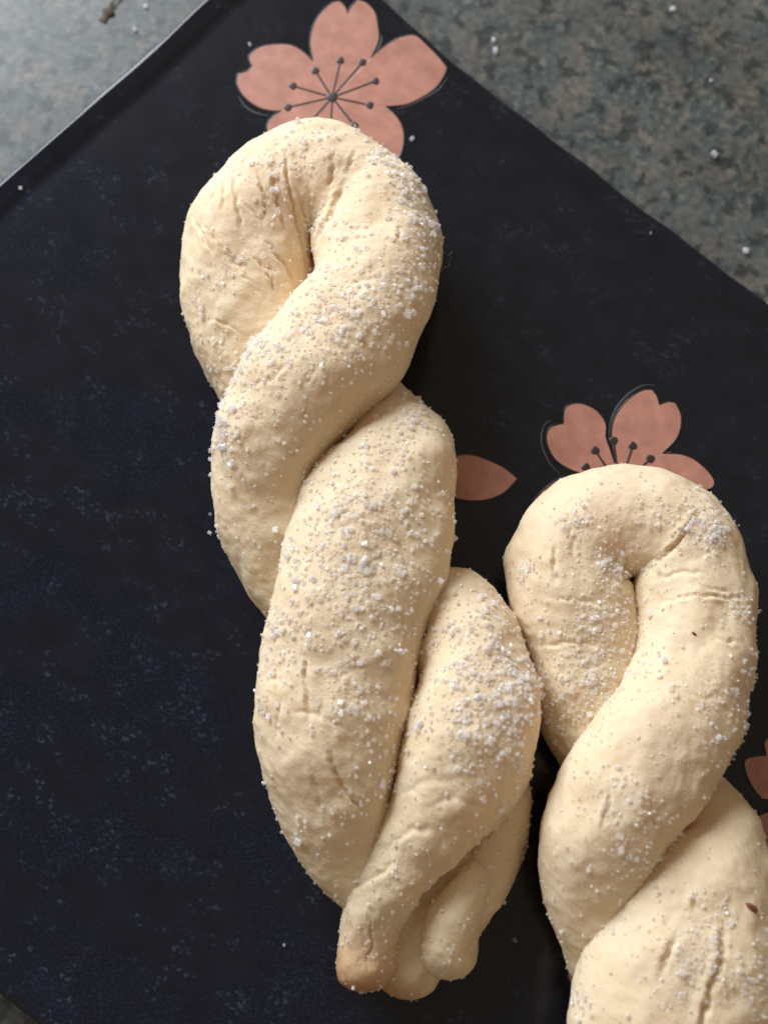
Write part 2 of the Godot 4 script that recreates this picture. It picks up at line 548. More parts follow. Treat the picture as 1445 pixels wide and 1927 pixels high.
func petal_mesh(pts: Array, mid: Vector2, lift := 0.06) -> ArrayMesh:
	var rim := smooth_line(pts, 6, true)
	var n := rim.size()
	var rings := [0.1, 0.2, 0.3, 0.4, 0.48, 0.56, 0.64, 0.71, 0.78, 0.84, 0.89, 0.93, 0.96, 0.985, 1.0]
	var v := PackedVector3Array([Vector3(mid.x, plate_h(mid) + lift, mid.y) * MM])
	var idx := PackedInt32Array()
	for k in rings.size():
		for i in n:
			var p: Vector2 = mid.lerp(rim[i], rings[k])
			var y: float = plate_h(p) + (lift if k < rings.size() - 1 else minf(0.004, lift - 0.03))
			v.append(Vector3(p.x, y, p.y) * MM)
	for i in n:
		idx.append_array([0, 1 + i, 1 + (i + 1) % n])
		for k in rings.size() - 1:
			var a := 1 + k * n + i
			var b := 1 + k * n + (i + 1) % n
			idx.append_array([a, a + n, b, b, a + n, b + n])
	return finish(v, idx, PackedColorArray(), PackedVector2Array(), Vector3.UP, 0)


# a low rounded bead of glaze along a line on the plate
func ridge(line: PackedVector2Array, half: float, high: float, lift: float, taper := false) -> ArrayMesh:
	var v := PackedVector3Array()
	var idx := PackedInt32Array()
	var W := 7
	var n := line.size()
	for i in n:
		var t := (line[mini(i + 1, n - 1)] - line[maxi(i - 1, 0)]).normalized()
		var s := Vector2(-t.y, t.x)
		var w := half
		if taper:
			w *= 0.25 + 0.75 * sin(PI * clampf((i + 0.5) / n, 0, 1))
		for k in W:
			var x := -1.0 + 2.0 * k / (W - 1)
			var p := line[i] + s * w * x
			v.append(Vector3(p.x, plate_h(p) + (lift + high * sqrt(maxf(0, 1 - x * x)) if absf(x) < 0.99 else -0.02), p.y) * MM)
	for i in n - 1:
		for k in W - 1:
			var a := i * W + k
			idx.append_array([a, a + 1, a + W + 1, a, a + W + 1, a + W])
	return finish(v, idx, PackedColorArray(), PackedVector2Array(), Vector3.UP, W * (n / 2) + 3)


func disc(at: Vector2, r: float, lift: float, stretch := Vector2.ONE) -> Array:
	var out := []
	for i in 20:
		var a := TAU * i / 20
		out.append(at + Vector2(cos(a), sin(a)) * r * stretch)
	return out


func blossom(root: Node3D, mid: Vector2, outlines: Array, tips: Array, pale: Array, label: String) -> void:
	var b := base("cherry_blossom", Vector3.ZERO, root)
	b.set_meta("label", label)
	for o in outlines:
		var pts: Array = o + [mid]
		put("petal", petal_mesh(pts, centroid(o).lerp(mid, 0.25)), M.petal, b)
		put("outline", ridge(smooth_line(o, 6, false), 0.17, 0.03, 0.05), M.outline, b)
	for t in tips:
		var q: Vector2 = t
		var line := PackedVector2Array()
		for k in 9:
			line.append(mid.lerp(q, k / 8.0))
		var s := put("stamen", ridge(line, 0.21, 0.03, 0.09), M.stamen, b)
	for t in tips:
		var q: Vector2 = t
		var ring := disc(q, 0.56, 0.1, Vector2(0.95, 1.1))
		var line := PackedVector2Array([q - Vector2(0.01, 0), q + Vector2(0.01, 0)])
		put("stamen_dot", button(q, 0.70), M.stamen, b)
	put("blossom_centre", button(mid, 0.95), M.stamen, b)
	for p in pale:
		put("pale_arc", ridge(smooth_line(p, 6, false), 0.15, 0.02, 0.02, true), M.pale, b)  # thin tapered grey arcs lying just outside some petal outlines


func button(at: Vector2, r: float) -> ArrayMesh:
	var v := PackedVector3Array([Vector3(at.x, plate_h(at) + 0.16, at.y) * MM])
	var idx := PackedInt32Array()
	for k in 3:
		for i in 20:
			var a := TAU * i / 20
			var p: Vector2 = at + Vector2(cos(a), sin(a)) * r * [0.6, 0.9, 1.0][k] * (1.0 + 0.08 * sin(a * 3.0 + at.x))
			v.append(Vector3(p.x, plate_h(p) + [0.15, 0.12, 0.0][k], p.y) * MM)
	for i in 20:
		var j := (i + 1) % 20
		idx.append_array([0, 1 + i, 1 + j])
		for k in 2:
			idx.append_array([1 + k * 20 + i, 21 + k * 20 + i, 1 + k * 20 + j, 1 + k * 20 + j, 21 + k * 20 + i, 21 + k * 20 + j])
	return finish(v, idx, PackedColorArray(), PackedVector2Array(), Vector3.UP, 0)


# ------------------------------------------------------------------ dough
# path rows: [x, y, z, half width, half height] in mm; sweeps a rounded section along them, then roughens it
func dough(path: Array, step: float, around: int, cracks: Array, brown: Array, whole: Dictionary) -> ArrayMesh:
	var dense := []
	for i in path.size() - 1:
		for k in 30:
			var t := k / 30.0
			var row := PackedFloat32Array()
			for c in 5:
				row.append(catmull(path[maxi(i - 1, 0)][c], path[i][c], path[i + 1][c], path[mini(i + 2, path.size() - 1)][c], t))
			dense.append(row)
	dense.append(PackedFloat32Array(path[-1]))
	var cum := PackedFloat32Array([0.0])
	for i in range(1, dense.size()):
		cum.append(cum[-1] + Vector3(dense[i][0], dense[i][1], dense[i][2]).distance_to(Vector3(dense[i - 1][0], dense[i - 1][1], dense[i - 1][2])))
	var total := cum[-1]
	var rings := int(total / step)
	var mids := PackedVector3Array()
	var wide := PackedFloat32Array()
	var high := PackedFloat32Array()
	var j := 0
	for k in rings + 1:
		var d := total * k / rings
		while j < dense.size() - 2 and cum[j + 1] < d:
			j += 1
		var t := clampf((d - cum[j]) / maxf(cum[j + 1] - cum[j], 1e-6), 0, 1)
		var a: PackedFloat32Array = dense[j]
		var b: PackedFloat32Array = dense[j + 1]
		mids.append(Vector3(lerpf(a[0], b[0], t), lerpf(a[1], b[1], t), lerpf(a[2], b[2], t)))
		var w := lerpf(a[3], b[3], t)
		var h := lerpf(a[4], b[4], t)
		var cap0 := w * 0.95
		for e in [d, total - d]:
			if e < cap0:
				var f := sqrt(maxf(0.0, 1.0 - pow(1.0 - e / cap0, 2.0)))
				w *= maxf(f, 0.02)
				h *= maxf(f, 0.02)
		wide.append(w)
		high.append(h)
	var boxes := []
	for c in cracks:
		var r := Rect2(c[0][0], Vector2.ZERO)
		for p in c[0]:
			r = r.expand(p)
		boxes.append(r.grow(c[1] * 4.0))
	var v := PackedVector3Array()
	var col := PackedColorArray()
	var idx := PackedInt32Array()
	for k in rings + 1:
		var t := mids[mini(k + 2, rings)] - mids[maxi(k - 2, 0)]
		t.y *= 0.35
		t = t.normalized()
		var side := Vector3.UP.cross(t).normalized()
		var up := t.cross(side).normalized()
		for i in around:
			var a := TAU * i / around
			var ca := cos(a)
			var sa := sin(a)
			var o := side * (signf(ca) * pow(absf(ca), 0.92) * wide[k]) + up * (signf(sa) * pow(absf(sa), 0.92) * high[k])
			var n := (side * ca / maxf(wide[k], 0.05) + up * sa / maxf(high[k], 0.05)).normalized()
			var p := mids[k] + o
			var small := clampf(minf(wide[k], high[k]) / 3.0, 0.0, 1.0)
			var bump := 0.55 * n_low.get_noise_3dv(p) + 0.24 * n_mid.get_noise_3dv(p) + 0.062 * n_fine.get_noise_3dv(p)
			if n.y > -0.25:
				var q := Vector2(p.x, p.z)
				for ci in cracks.size():
					if boxes[ci].has_point(q):
						bump += crack(q, cracks[ci])
			p += n * bump * small
			var floor_y := PLATE_TOP + 0.05
			if p.y < floor_y:
				p.y = floor_y - 0.02 * (floor_y - p.y)
			v.append(p)
			var m := n_tint.get_noise_3dv(p)
			var c := Color(0.785, 0.607, 0.410)
			c = c.lerp(Color(0.745, 0.550, 0.335), clampf(0.25 + m, 0, 1) * 0.55)
			c = c.lerp(Color(0.80, 0.655, 0.48), clampf(n_mid.get_noise_3dv(p * 0.6 + Vector3(50, 0, 0)) * 1.2, 0, 1) * 0.5)
			for b in brown:
				var f := 1.0 - smoothstep(0.0, b[1], p.distance_to(b[0]) + m * 2.0)
				c = c.lerp(Color(0.42, 0.185, 0.060), f * 0.8)
			col.append(c)
	for k in rings:
		for i in around:
			var a := k * around + i
			var b := k * around + (i + 1) % around
			idx.append_array([a, b, a + around, b, b + around, a + around])
	# close both ends
	for e in [0, rings]:
		var mid := v.size()
		v.append(mids[e])
		col.append(col[e * around])
		for i in around:
			var a: int = e * around + i
			var b: int = e * around + (i + 1) % around
			idx.append_array([mid, b, a] if e == 0 else [mid, a, b])
	for i in v.size():
		v[i] *= MM
	# the top of a middle ring looks up
	var m := finish(v, idx, col, PackedVector2Array(), Vector3.UP, (rings / 2) * around + around / 4)
	var arr := m.surface_get_arrays(0)
	whole.v.append_array(arr[Mesh.ARRAY_VERTEX])
	whole.n.append_array(arr[Mesh.ARRAY_NORMAL])
	return m


# depth of a crack at a point seen from above: a groove whose one side stands up a little like a flake
func crack(q: Vector2, c: Array) -> float:
	var pts: Array = c[0]
	var w: float = c[1]
	var best := 1e9
	var sgn := 1.0
	var along := 0.0
	var total := 0.0
	for i in pts.size() - 1:
		var a: Vector2 = pts[i]
		var ab: Vector2 = pts[i + 1] - a
		var l := ab.length()
		var t := clampf((q - a).dot(ab) / (l * l), 0, 1)
		var d := q - a - ab * t
		if d.length() < best:
			best = d.length()
			sgn = signf(ab.x * d.y - ab.y * d.x)
			along = total + t * l
		total += l
	var s := best * sgn + 0.35 * n_mid.get_noise_2d(q.x * 2.2, q.y * 2.2)
	var fade := smoothstep(0.0, 0.28, along / total) * smoothstep(0.0, 0.28, 1.0 - along / total)
	var x := s / (w * 0.55)
	var groove := -exp(-x * x)
	var y := (s - w * 1.3) / (w * 1.1)
	return 1.0 * c[2] * (0.25 + 0.75 * fade) * (groove + 0.30 * exp(-y * y)) * smoothstep(w * 3.8, w * 2.0, best)


# ------------------------------------------------------------------ sugar
func make_crystals() -> void:
	var rng := RandomNumberGenerator.new()
	rng.seed = 77
	for k in 6:
		# a small block with cut edges, no two corners alike; one unit across
		var half := Vector3(rng.randf_range(0.38, 0.55), rng.randf_range(0.34, 0.46), rng.randf_range(0.40, 0.60))
		var cut := rng.randf_range(0.05, 0.13)
		var pts := PackedVector3Array()
		for sx in [-1, 1]:
			for sy in [-1, 1]:
				for sz in [-1, 1]:
					var s := Vector3(sx, sy, sz)
					for ax in 3:
						var q := s * half
						for o in 3:
							if o != ax:
								q[o] -= s[o] * cut * rng.randf_range(0.7, 1.3)
						pts.append(q + Vector3(rng.randf_range(-1, 1), rng.randf_range(-1, 1), rng.randf_range(-1, 1)) * 0.035)
		var st := SurfaceTool.new()
		st.begin(Mesh.PRIMITIVE_TRIANGLES)
		# convex hull by brute force: every triple with all points on one side
		for a in pts.size():
			for b in range(a + 1, pts.size()):
				for c in range(b + 1, pts.size()):
					var n := (pts[b] - pts[a]).cross(pts[c] - pts[a])
					if n.length() < 1e-6:
						continue
					n = n.normalized()
					var pos := false
					var neg := false
					for q in pts:
						var d := n.dot(q - pts[a])
						pos = pos or d > 1e-5
						neg = neg or d < -1e-5
						if pos and neg:
							break
					if pos and neg:
						continue
					var out := n if neg else -n
					var tri := [pts[a], pts[c], pts[b]] if neg else [pts[a], pts[b], pts[c]]
					for q in tri:
						st.set_normal(out)
						st.add_vertex(q)
		crystal_meshes.append(st.commit())


func random_basis(rng: RandomNumberGenerator, size: float) -> Basis:
	return Basis(Quaternion(Vector3(rng.randfn(), rng.randfn(), rng.randfn() + 0.01).normalized(), rng.randf() * TAU)).scaled(Vector3.ONE * size * MM)


# spots on the seen surface of a twist: blobs [x, z, reach, weight] in mm, seen from above
func sugar(root: Node3D, whole: Dictionary, blobs: Array, big: int, small: int, scatter: int, s: int) -> void:
	var rng := RandomNumberGenerator.new()
	rng.seed = s
	var v: PackedVector3Array = whole.v
	var n: PackedVector3Array = whole.n
	var cell := 0.42 * MM
	var top := {}
	for i in v.size():
		var key := Vector2i(floori(v[i].x / cell), floori(v[i].z / cell))
		var was: int = top.get(key, -1)
		if was < 0 or v[was].y < v[i].y:
			top[key] = i
	var sum := 0.0
	var cum := PackedFloat32Array()
	for b in blobs:
		sum += b[3]
		cum.append(sum)
	var spots := []
	var tries := 0
	while spots.size() < big + small and tries < 90000:
		tries += 1
		var at: Vector2
		var grit := rng.randf() < 0.22
		if grit:
			var any := v[rng.randi() % v.size()]
			at = Vector2(any.x, any.z)
		else:
			var r := rng.randf() * sum
			var k := cum.bsearch(r)
			var b: Array = blobs[mini(k, blobs.size() - 1)]
			at = Vector2(b[0] + rng.randfn() * b[2] * 0.75, b[1] + rng.randfn() * b[2] * 0.75) * MM
		var key := Vector2i(floori(at.x / cell), floori(at.y / cell))
		if not top.has(key):
			continue
		var i: int = top[key]
		if n[i].y < 0.05:
			continue
		spots.append([i, at, grit])
	# and some along the flanks, which show as a ragged outline
	tries = 0
	var flank := 0
	while flank < scatter and tries < 90000:
		tries += 1
		var i := rng.randi() % v.size()
		if n[i].y > 0.35 or n[i].y < -0.15:
			continue
		var key := Vector2i(floori(v[i].x / cell), floori(v[i].z / cell))
		if v[top[key]].y > v[i].y + 1.6 * MM:
			continue
		flank += 1
		spots.append([i, Vector2(v[i].x, v[i].z), true])
	var grains := []
	for sp in spots:
		var i: int = sp[0]
		var size := 0.0
		if sp[2]:
			size = rng.randf_range(0.16, 0.42)
		elif grains.size() < big * 1.6 and rng.randf() < 0.62:
			size = clampf(0.49 + 0.16 * rng.randfn(), 0.26, 0.95)
		else:
			size = rng.randf_range(0.18, 0.42)
		var p := Vector3(sp[1].x, v[i].y, sp[1].y) if n[i].y > 0.35 else v[i]
		p += n[i] * size * MM * rng.randf_range(0.0, 0.25)
		grains.append([size, p])
	grains.sort_custom(func(a, b): return a[0] > b[0])
	var few := mini(295, grains.size())
	for k in few:
		var o := put("sugar_crystal", crystal_meshes[k % 6], M["sugar%d" % (k % 3)], root)
		o.transform = Transform3D(random_basis(rng, grains[k][0]), grains[k][1])
	for kind in 3:
		var mine := []
		for k in range(few, grains.size()):
			if k % 3 == kind:
				mine.append(grains[k])
		var mm := MultiMesh.new()
		mm.transform_format = MultiMesh.TRANSFORM_3D
		mm.mesh = crystal_meshes[kind + (s % 3)]
		mm.instance_count = mine.size()
		for k in mine.size():
			mm.set_instance_transform(k, Transform3D(random_basis(rng, mine[k][0]), mine[k][1]))
		var o := MultiMeshInstance3D.new()
		o.name = numbered("fine_sugar", root)
		o.multimesh = mm
		o.material_override = M["sugar%d" % kind]
		o.set_meta("kind", "stuff")
		root.add_child(o, true)


# ------------------------------------------------------------------ the two twists
func left_twist() -> void:
	var root := base("dough_twist")
	tag(root, "heavily sugared pale dough twist lying whole in the middle of the plate, end lightly browned", "pastry", "sugared dough twists on the plate")
	var whole := {"v": PackedVector3Array(), "n": PackedVector3Array()}
	var cracks := [
		[[Vector2(-23.79, -47.09), Vector2(-23.25, -44.13), Vector2(-23.25, -40.86)], 0.32, 0.4],
		[[Vector2(-16.25, -47.09), Vector2(-15.55, -42.49), Vector2(-13.98, -38.26)], 0.4, 0.48],
		[[Vector2(-28.42, -41.51), Vector2(-26.2, -37.62), Vector2(-24.58, -33.76)], 0.32, 0.4],
		[[Vector2(-19.57, -35.04), Vector2(-17.74, -32.8), Vector2(-15.35, -31.85)], 0.32, 0.4],
		[[Vector2(-12.58, -44.13), Vector2(-11.33, -40.86), Vector2(-10.4, -38.26)], 0.32, 0.4],
		[[Vector2(-20.68, -31.85), Vector2(-18.85, -29.63), Vector2(-17.94, -28.68)], 0.32, 0.32],
		[[Vector2(-7.82, -49.74), Vector2(-7.2, -47.09), Vector2(-8.07, -43.8)], 0.48, 0.4],
		[[Vector2(-3.89, -50.74), Vector2(-4.79, -48.08), Vector2(-5.38, -46.1)], 0.4, 0.32],
		[[Vector2(-9.23, -21.33), Vector2(-6.23, -22.93), Vector2(-2.46, -23.33)], 0.4, 0.24],
		[[Vector2(-20.29, -11.85), Vector2(-16.59, -13.03), Vector2(-13.6, -12.63)], 0.4, 0.32],
		[[Vector2(-8.9, 6.42), Vector2(-4.55, 5.3), Vector2(-0.18, 6.42)], 0.48, 0.24],
		[[Vector2(-14.35, 25.26), Vector2(-13.55, 30.17), Vector2(-14.16, 35.01)], 0.4, 0.32],
		[[Vector2(9.68, 30.17), Vector2(13.17, 31.56), Vector2(16.7, 30.86)], 0.4, 0.24],
		[[Vector2(1.56, 41.83), Vector2(5.38, 39.8), Vector2(9.55, 39.8)], 0.72, 0.16],
		[[Vector2(-21.98, -47.09), Vector2(-21.25, -42.16), Vector2(-20.53, -37.62)], 0.32, 0.48],
		[[Vector2(-18.35, -46.76), Vector2(-17.05, -42.16), Vector2(-17.42, -38.59)], 0.32, 0.4],
		[[Vector2(-14.19, -50.08), Vector2(-13.84, -44.13), Vector2(-11.88, -37.62), Vector2(-11.19, -35.36)], 0.4, 0.64],
		[[Vector2(-26.56, -39.56), Vector2(-23.75, -35.68), Vector2(-22.19, -33.12), Vector2(-20.67, -31.53)], 0.32, 0.56],
		[[Vector2(-22.55, -35.36), Vector2(-20.99, -32.49), Vector2(-20.53, -31.85)], 0.32, 0.48],
		[[Vector2(-18.35, -33.76), Vector2(-16.52, -31.21), Vector2(-15.74, -29)], 0.32, 0.56],
		[[Vector2(-16.92, -36.33), Vector2(-14.19, -33.12), Vector2(-12.52, -30.58)], 0.4, 0.64],
		[[Vector2(-24.78, -44.78), Vector2(-24.53, -41.51)], 0.24, 0.32],
		[[Vector2(-5.67, -44.78), Vector2(-7.73, -40.21), Vector2(-10.37, -36.33)], 0.72, 0.72],
		[[Vector2(2.19, -36.97), Vector2(1.98, -35.04), Vector2(2.36, -33.76)], 0.32, 0.4],
		[[Vector2(-21.26, -42.49), Vector2(-18.5, -40.21), Vector2(-16.96, -38.26)], 0.32, 0.32],
		[[Vector2(-25.79, -25.22), Vector2(-23.13, -24.6), Vector2(-20.74, -23.04)], 0.32, 0.24],
		[[Vector2(-5.84, -26.79), Vector2(-2.31, -27.73), Vector2(1.22, -26.79)], 0.4, 0.24],
		[[Vector2(-15.13, -12.96), Vector2(-14, -14.17), Vector2(-12.85, -15.08)], 0.4, 0.4],
		[[Vector2(-10.5, -12.35), Vector2(-9.37, -14.17)], 0.4, 0.32],
		[[Vector2(-12.94, -3.08), Vector2(-10.97, -4.86)], 0.4, 0.24],
		[[Vector2(-10.5, 22.06), Vector2(-10.06, 28.07), Vector2(-9.64, 32.94)], 0.4, 0.48],
		[[Vector2(-7.16, 35.56), Vector2(-5.73, 39.8), Vector2(-3.28, 43.17), Vector2(-1.9, 44.85)], 0.4, 0.64],
		[[Vector2(-12.83, 30.86), Vector2(-8.61, 31.56), Vector2(-4.38, 33.64)], 0.4, 0.24],
		[[Vector2(5.36, 43.17), Vector2(8.83, 41.83), Vector2(12.27, 43.17)], 0.72, 0.16],
		[[Vector2(-0.17, 48.51), Vector2(3.27, 45.85), Vector2(7.4, 45.85)], 0.72, 0.24],
		[[Vector2(-4.6, 53.77), Vector2(-0.17, 51.15), Vector2(1.2, 49.83)], 0.56, 0.4],
		[[Vector2(-2.21, 56.37), Vector2(-1.38, 60.23), Vector2(-2.18, 63.42)], 0.32, 0.32],
		[[Vector2(12.54, 47.52), Vector2(8.71, 51.81), Vector2(5.27, 55.4), Vector2(2.53, 60.87)], 1.28, 0.8],
		[[Vector2(18.25, 39.12), Vector2(15.7, 44.51), Vector2(12.18, 48.51)], 0.4, 0.48],
		[[Vector2(-9.23, 37.75), Vector2(-8.48, 41.83), Vector2(-7.06, 45.85)], 0.48, 0.24]]
	var brown := [[Vector3(-5.26, 15.8, 67.43), 13.5], [Vector3(1.26, 11.4, 69.64), 7.5], [Vector3(-6.65, 13.8, 62.84), 5.5]]
	put("dough_rope", dough([
		[1.63, 13.64, 58.4, 3.62, 4.16],
		[-1.27, 13.96, 55.26, 4.35, 4.64],
		[-4.16, 15.8, 49.58, 6.15, 6],
		[-5.94, 17.8, 44.63, 7.78, 7.36],
		[-6.77, 20.04, 39.03, 9.02, 8],
		[-7.05, 21.64, 32.76, 10.16, 8.16],
		[-6.36, 22.6, 25.73, 10.63, 8.16],
		[-4.74, 23.08, 17.85, 10.86, 8.16],
		[-2.67, 23.08, 10.49, 11.26, 8.16],
		[-1, 22.6, 2.87, 11.03, 8.16],
		[0.79, 21, -5.09, 9.36, 7.84],
		[-1.75, 17, -9.98, 8.15, 7.2],
		[-8.84, 15.4, -12.92, 7.86, 6.4],
		[-15.58, 15.72, -17.76, 8.21, 6.72],
		[-19.37, 16.84, -26.13, 9.19, 7.68],
		[-20.5, 17.48, -36.07, 10.23, 8.32],
		[-18.09, 17.8, -44.25, 9.51, 8.64],
		[-10.73, 17.96, -48.92, 9.47, 8.8],
		[-3.57, 18.76, -44.99, 9.39, 8.64],
		[-1.14, 21, -37.18, 9.74, 8.32],
		[-1.58, 23.24, -28.92, 8.99, 8.32],
		[-6.23, 24.52, -20.71, 9.66, 8.16],
		[-11.28, 24.52, -14.99, 9.29, 8.16],
		[-15.55, 22.92, -7.98, 8.47, 8.16],
		[-16.78, 20.36, -1.67, 7.46, 7.84],
		[-15.36, 17.64, 5.61, 7.36, 7.52],
		[-12.2, 15.72, 12.05, 6.99, 6.72],
		[-5.5, 15.08, 17.08, 6.82, 6.08],
		[3.59, 15.88, 16.81, 6.95, 6.72],
		[9.46, 18.76, 18.12, 7.27, 7.68],
		[12.1, 21.8, 24.57, 7.66, 8],
		[12.19, 23.08, 31.44, 8.6, 8.16],
		[10, 22.44, 38.38, 8.62, 7.84],
		[6.48, 20.68, 44.58, 6.8, 7.2],
		[3.1, 18.6, 49.59, 5.2, 6.56],
		[-0.61, 16.2, 55.09, 4.37, 5.92],
		[-2.48, 14.44, 61.27, 4.09, 5.28],
		[-2.61, 13.64, 67.34, 3.86, 4.64]], 0.25, 210, cracks, brown, whole), M.dough, root)
	for e in [[
		[13.33, 17, 37.55, 5.11, 5.6],
		[15.82, 16.68, 41.82, 4.07, 5.44],
		[15.8, 15.72, 46.78, 4.14, 5.6],
		[13.26, 14.28, 53.15, 4.07, 4.96],
		[10.54, 13.48, 58.76, 3.04, 4.32],
		[9.21, 13, 62.94, 2.17, 3.68]], [
		[13.16, 16.36, 49.55, 2.88, 4.48],
		[10.75, 15.72, 54.44, 3.6, 5.28],
		[9.17, 14.76, 58.98, 4.03, 5.44],
		[7.93, 13.48, 65.74, 3.3, 4.32]], [
		[10.87, 15.72, 46.08, 5.09, 4.8],
		[7.25, 13.32, 54.61, 4.81, 3.84],
		[3.81, 12.36, 62.33, 4.79, 3.36],
		[2.13, 11.72, 68.57, 4.77, 2.72]]]:
		put("dough_end", dough(e, 0.27, 120, cracks, brown, whole), M.dough, root)
	sugar(root, whole, [[-0.2, -49.06, 2.4, 30], [2.92, -44.78, 2.8, 45.5], [5.23, -39.7, 2.8, 45.5], [5.95, -33.04, 2.8, 35], [3.24, -26.48, 2.8, 42], [-12.78, -51.65, 3.6, 22.5], [-17.37, -45.63, 3.2, 20], [-9.65, -53.38, 3.2, 20], [-16.62, -47.34, 2, 12.5], [-23.73, -49.92, 3.2, 8], [-26.91, -28.11, 2.4, 10.5], [-21.7, -33.04, 4, 12.5], [-23.64, -20.83, 3.2, 16], [-24.3, -17.64, 1.6, 10], [-6.27, -24.86, 4, 65], [-2.46, -21.63, 4, 50], [-10.01, -20.03, 3.6, 45], [-18.29, -18.43, 2.4, 42], [-21.09, -10.55, 2.4, 54], [-21.68, -5.13, 2, 30], [-15.21, -15.26, 3.6, 36], [-4.69, -15.26, 3.2, 20], [-16.44, -2.82, 4, 10], [-4.8, -33.04, 4.8, 48], [3.54, -9.77, 3.2, 40], [-0.19, -4.36, 3.6, 40.5], [-5.34, 0.22, 3.2, 28], [2.75, 3.25, 4, 45], [-6.04, 4.75, 3.2, 52], [-1.64, 8.48, 4.8, 84], [2.72, 12.17, 4, 40], [-11.8, 10.7, 2.4, 21], [-5.96, 14.37, 4.8, 78], [-2.34, 18.01, 4.8, 60], [-13.09, 19.45, 2.4, 30], [-11.59, 23.75, 3.2, 24], [-4.46, 23.75, 4, 35], [-5.84, 29.41, 2.4, 30], [-1.59, 30.11, 2.4, 18], [-15.75, 29.41, 1.6, 8], [-0.88, 34.98, 2.4, 9], [-4.39, 35.67, 2.4, 6], [-12.88, 31.51, 3.2, 12], [-2.96, 41.83, 2.4, 9], [-11.24, 45.87, 1.6, 6], [0.87, 39.79, 1.6, 8], [14.21, 17.28, 3.2, 20], [12.66, 23.75, 4, 70], [15.44, 27.3, 4, 80], [10.45, 28.71, 4, 50], [14.6, 33.6, 3.6, 67.5], [10.37, 34.29, 3.2, 32], [16.76, 31.51, 2.4, 27], [17.32, 37.73, 2, 15], [11.68, 40.47, 2, 15], [4.4, 33.6, 0.96, 4.8], [9.85, 20.89, 3.2, 24], [18.97, 28, 1.6, 18], [16.43, 45.87, 2.4, 7.5], [12.19, 51.19, 2.4, 3], [-0.52, 48.54, 1.6, 4]], 1900, 3000, 260, 5)


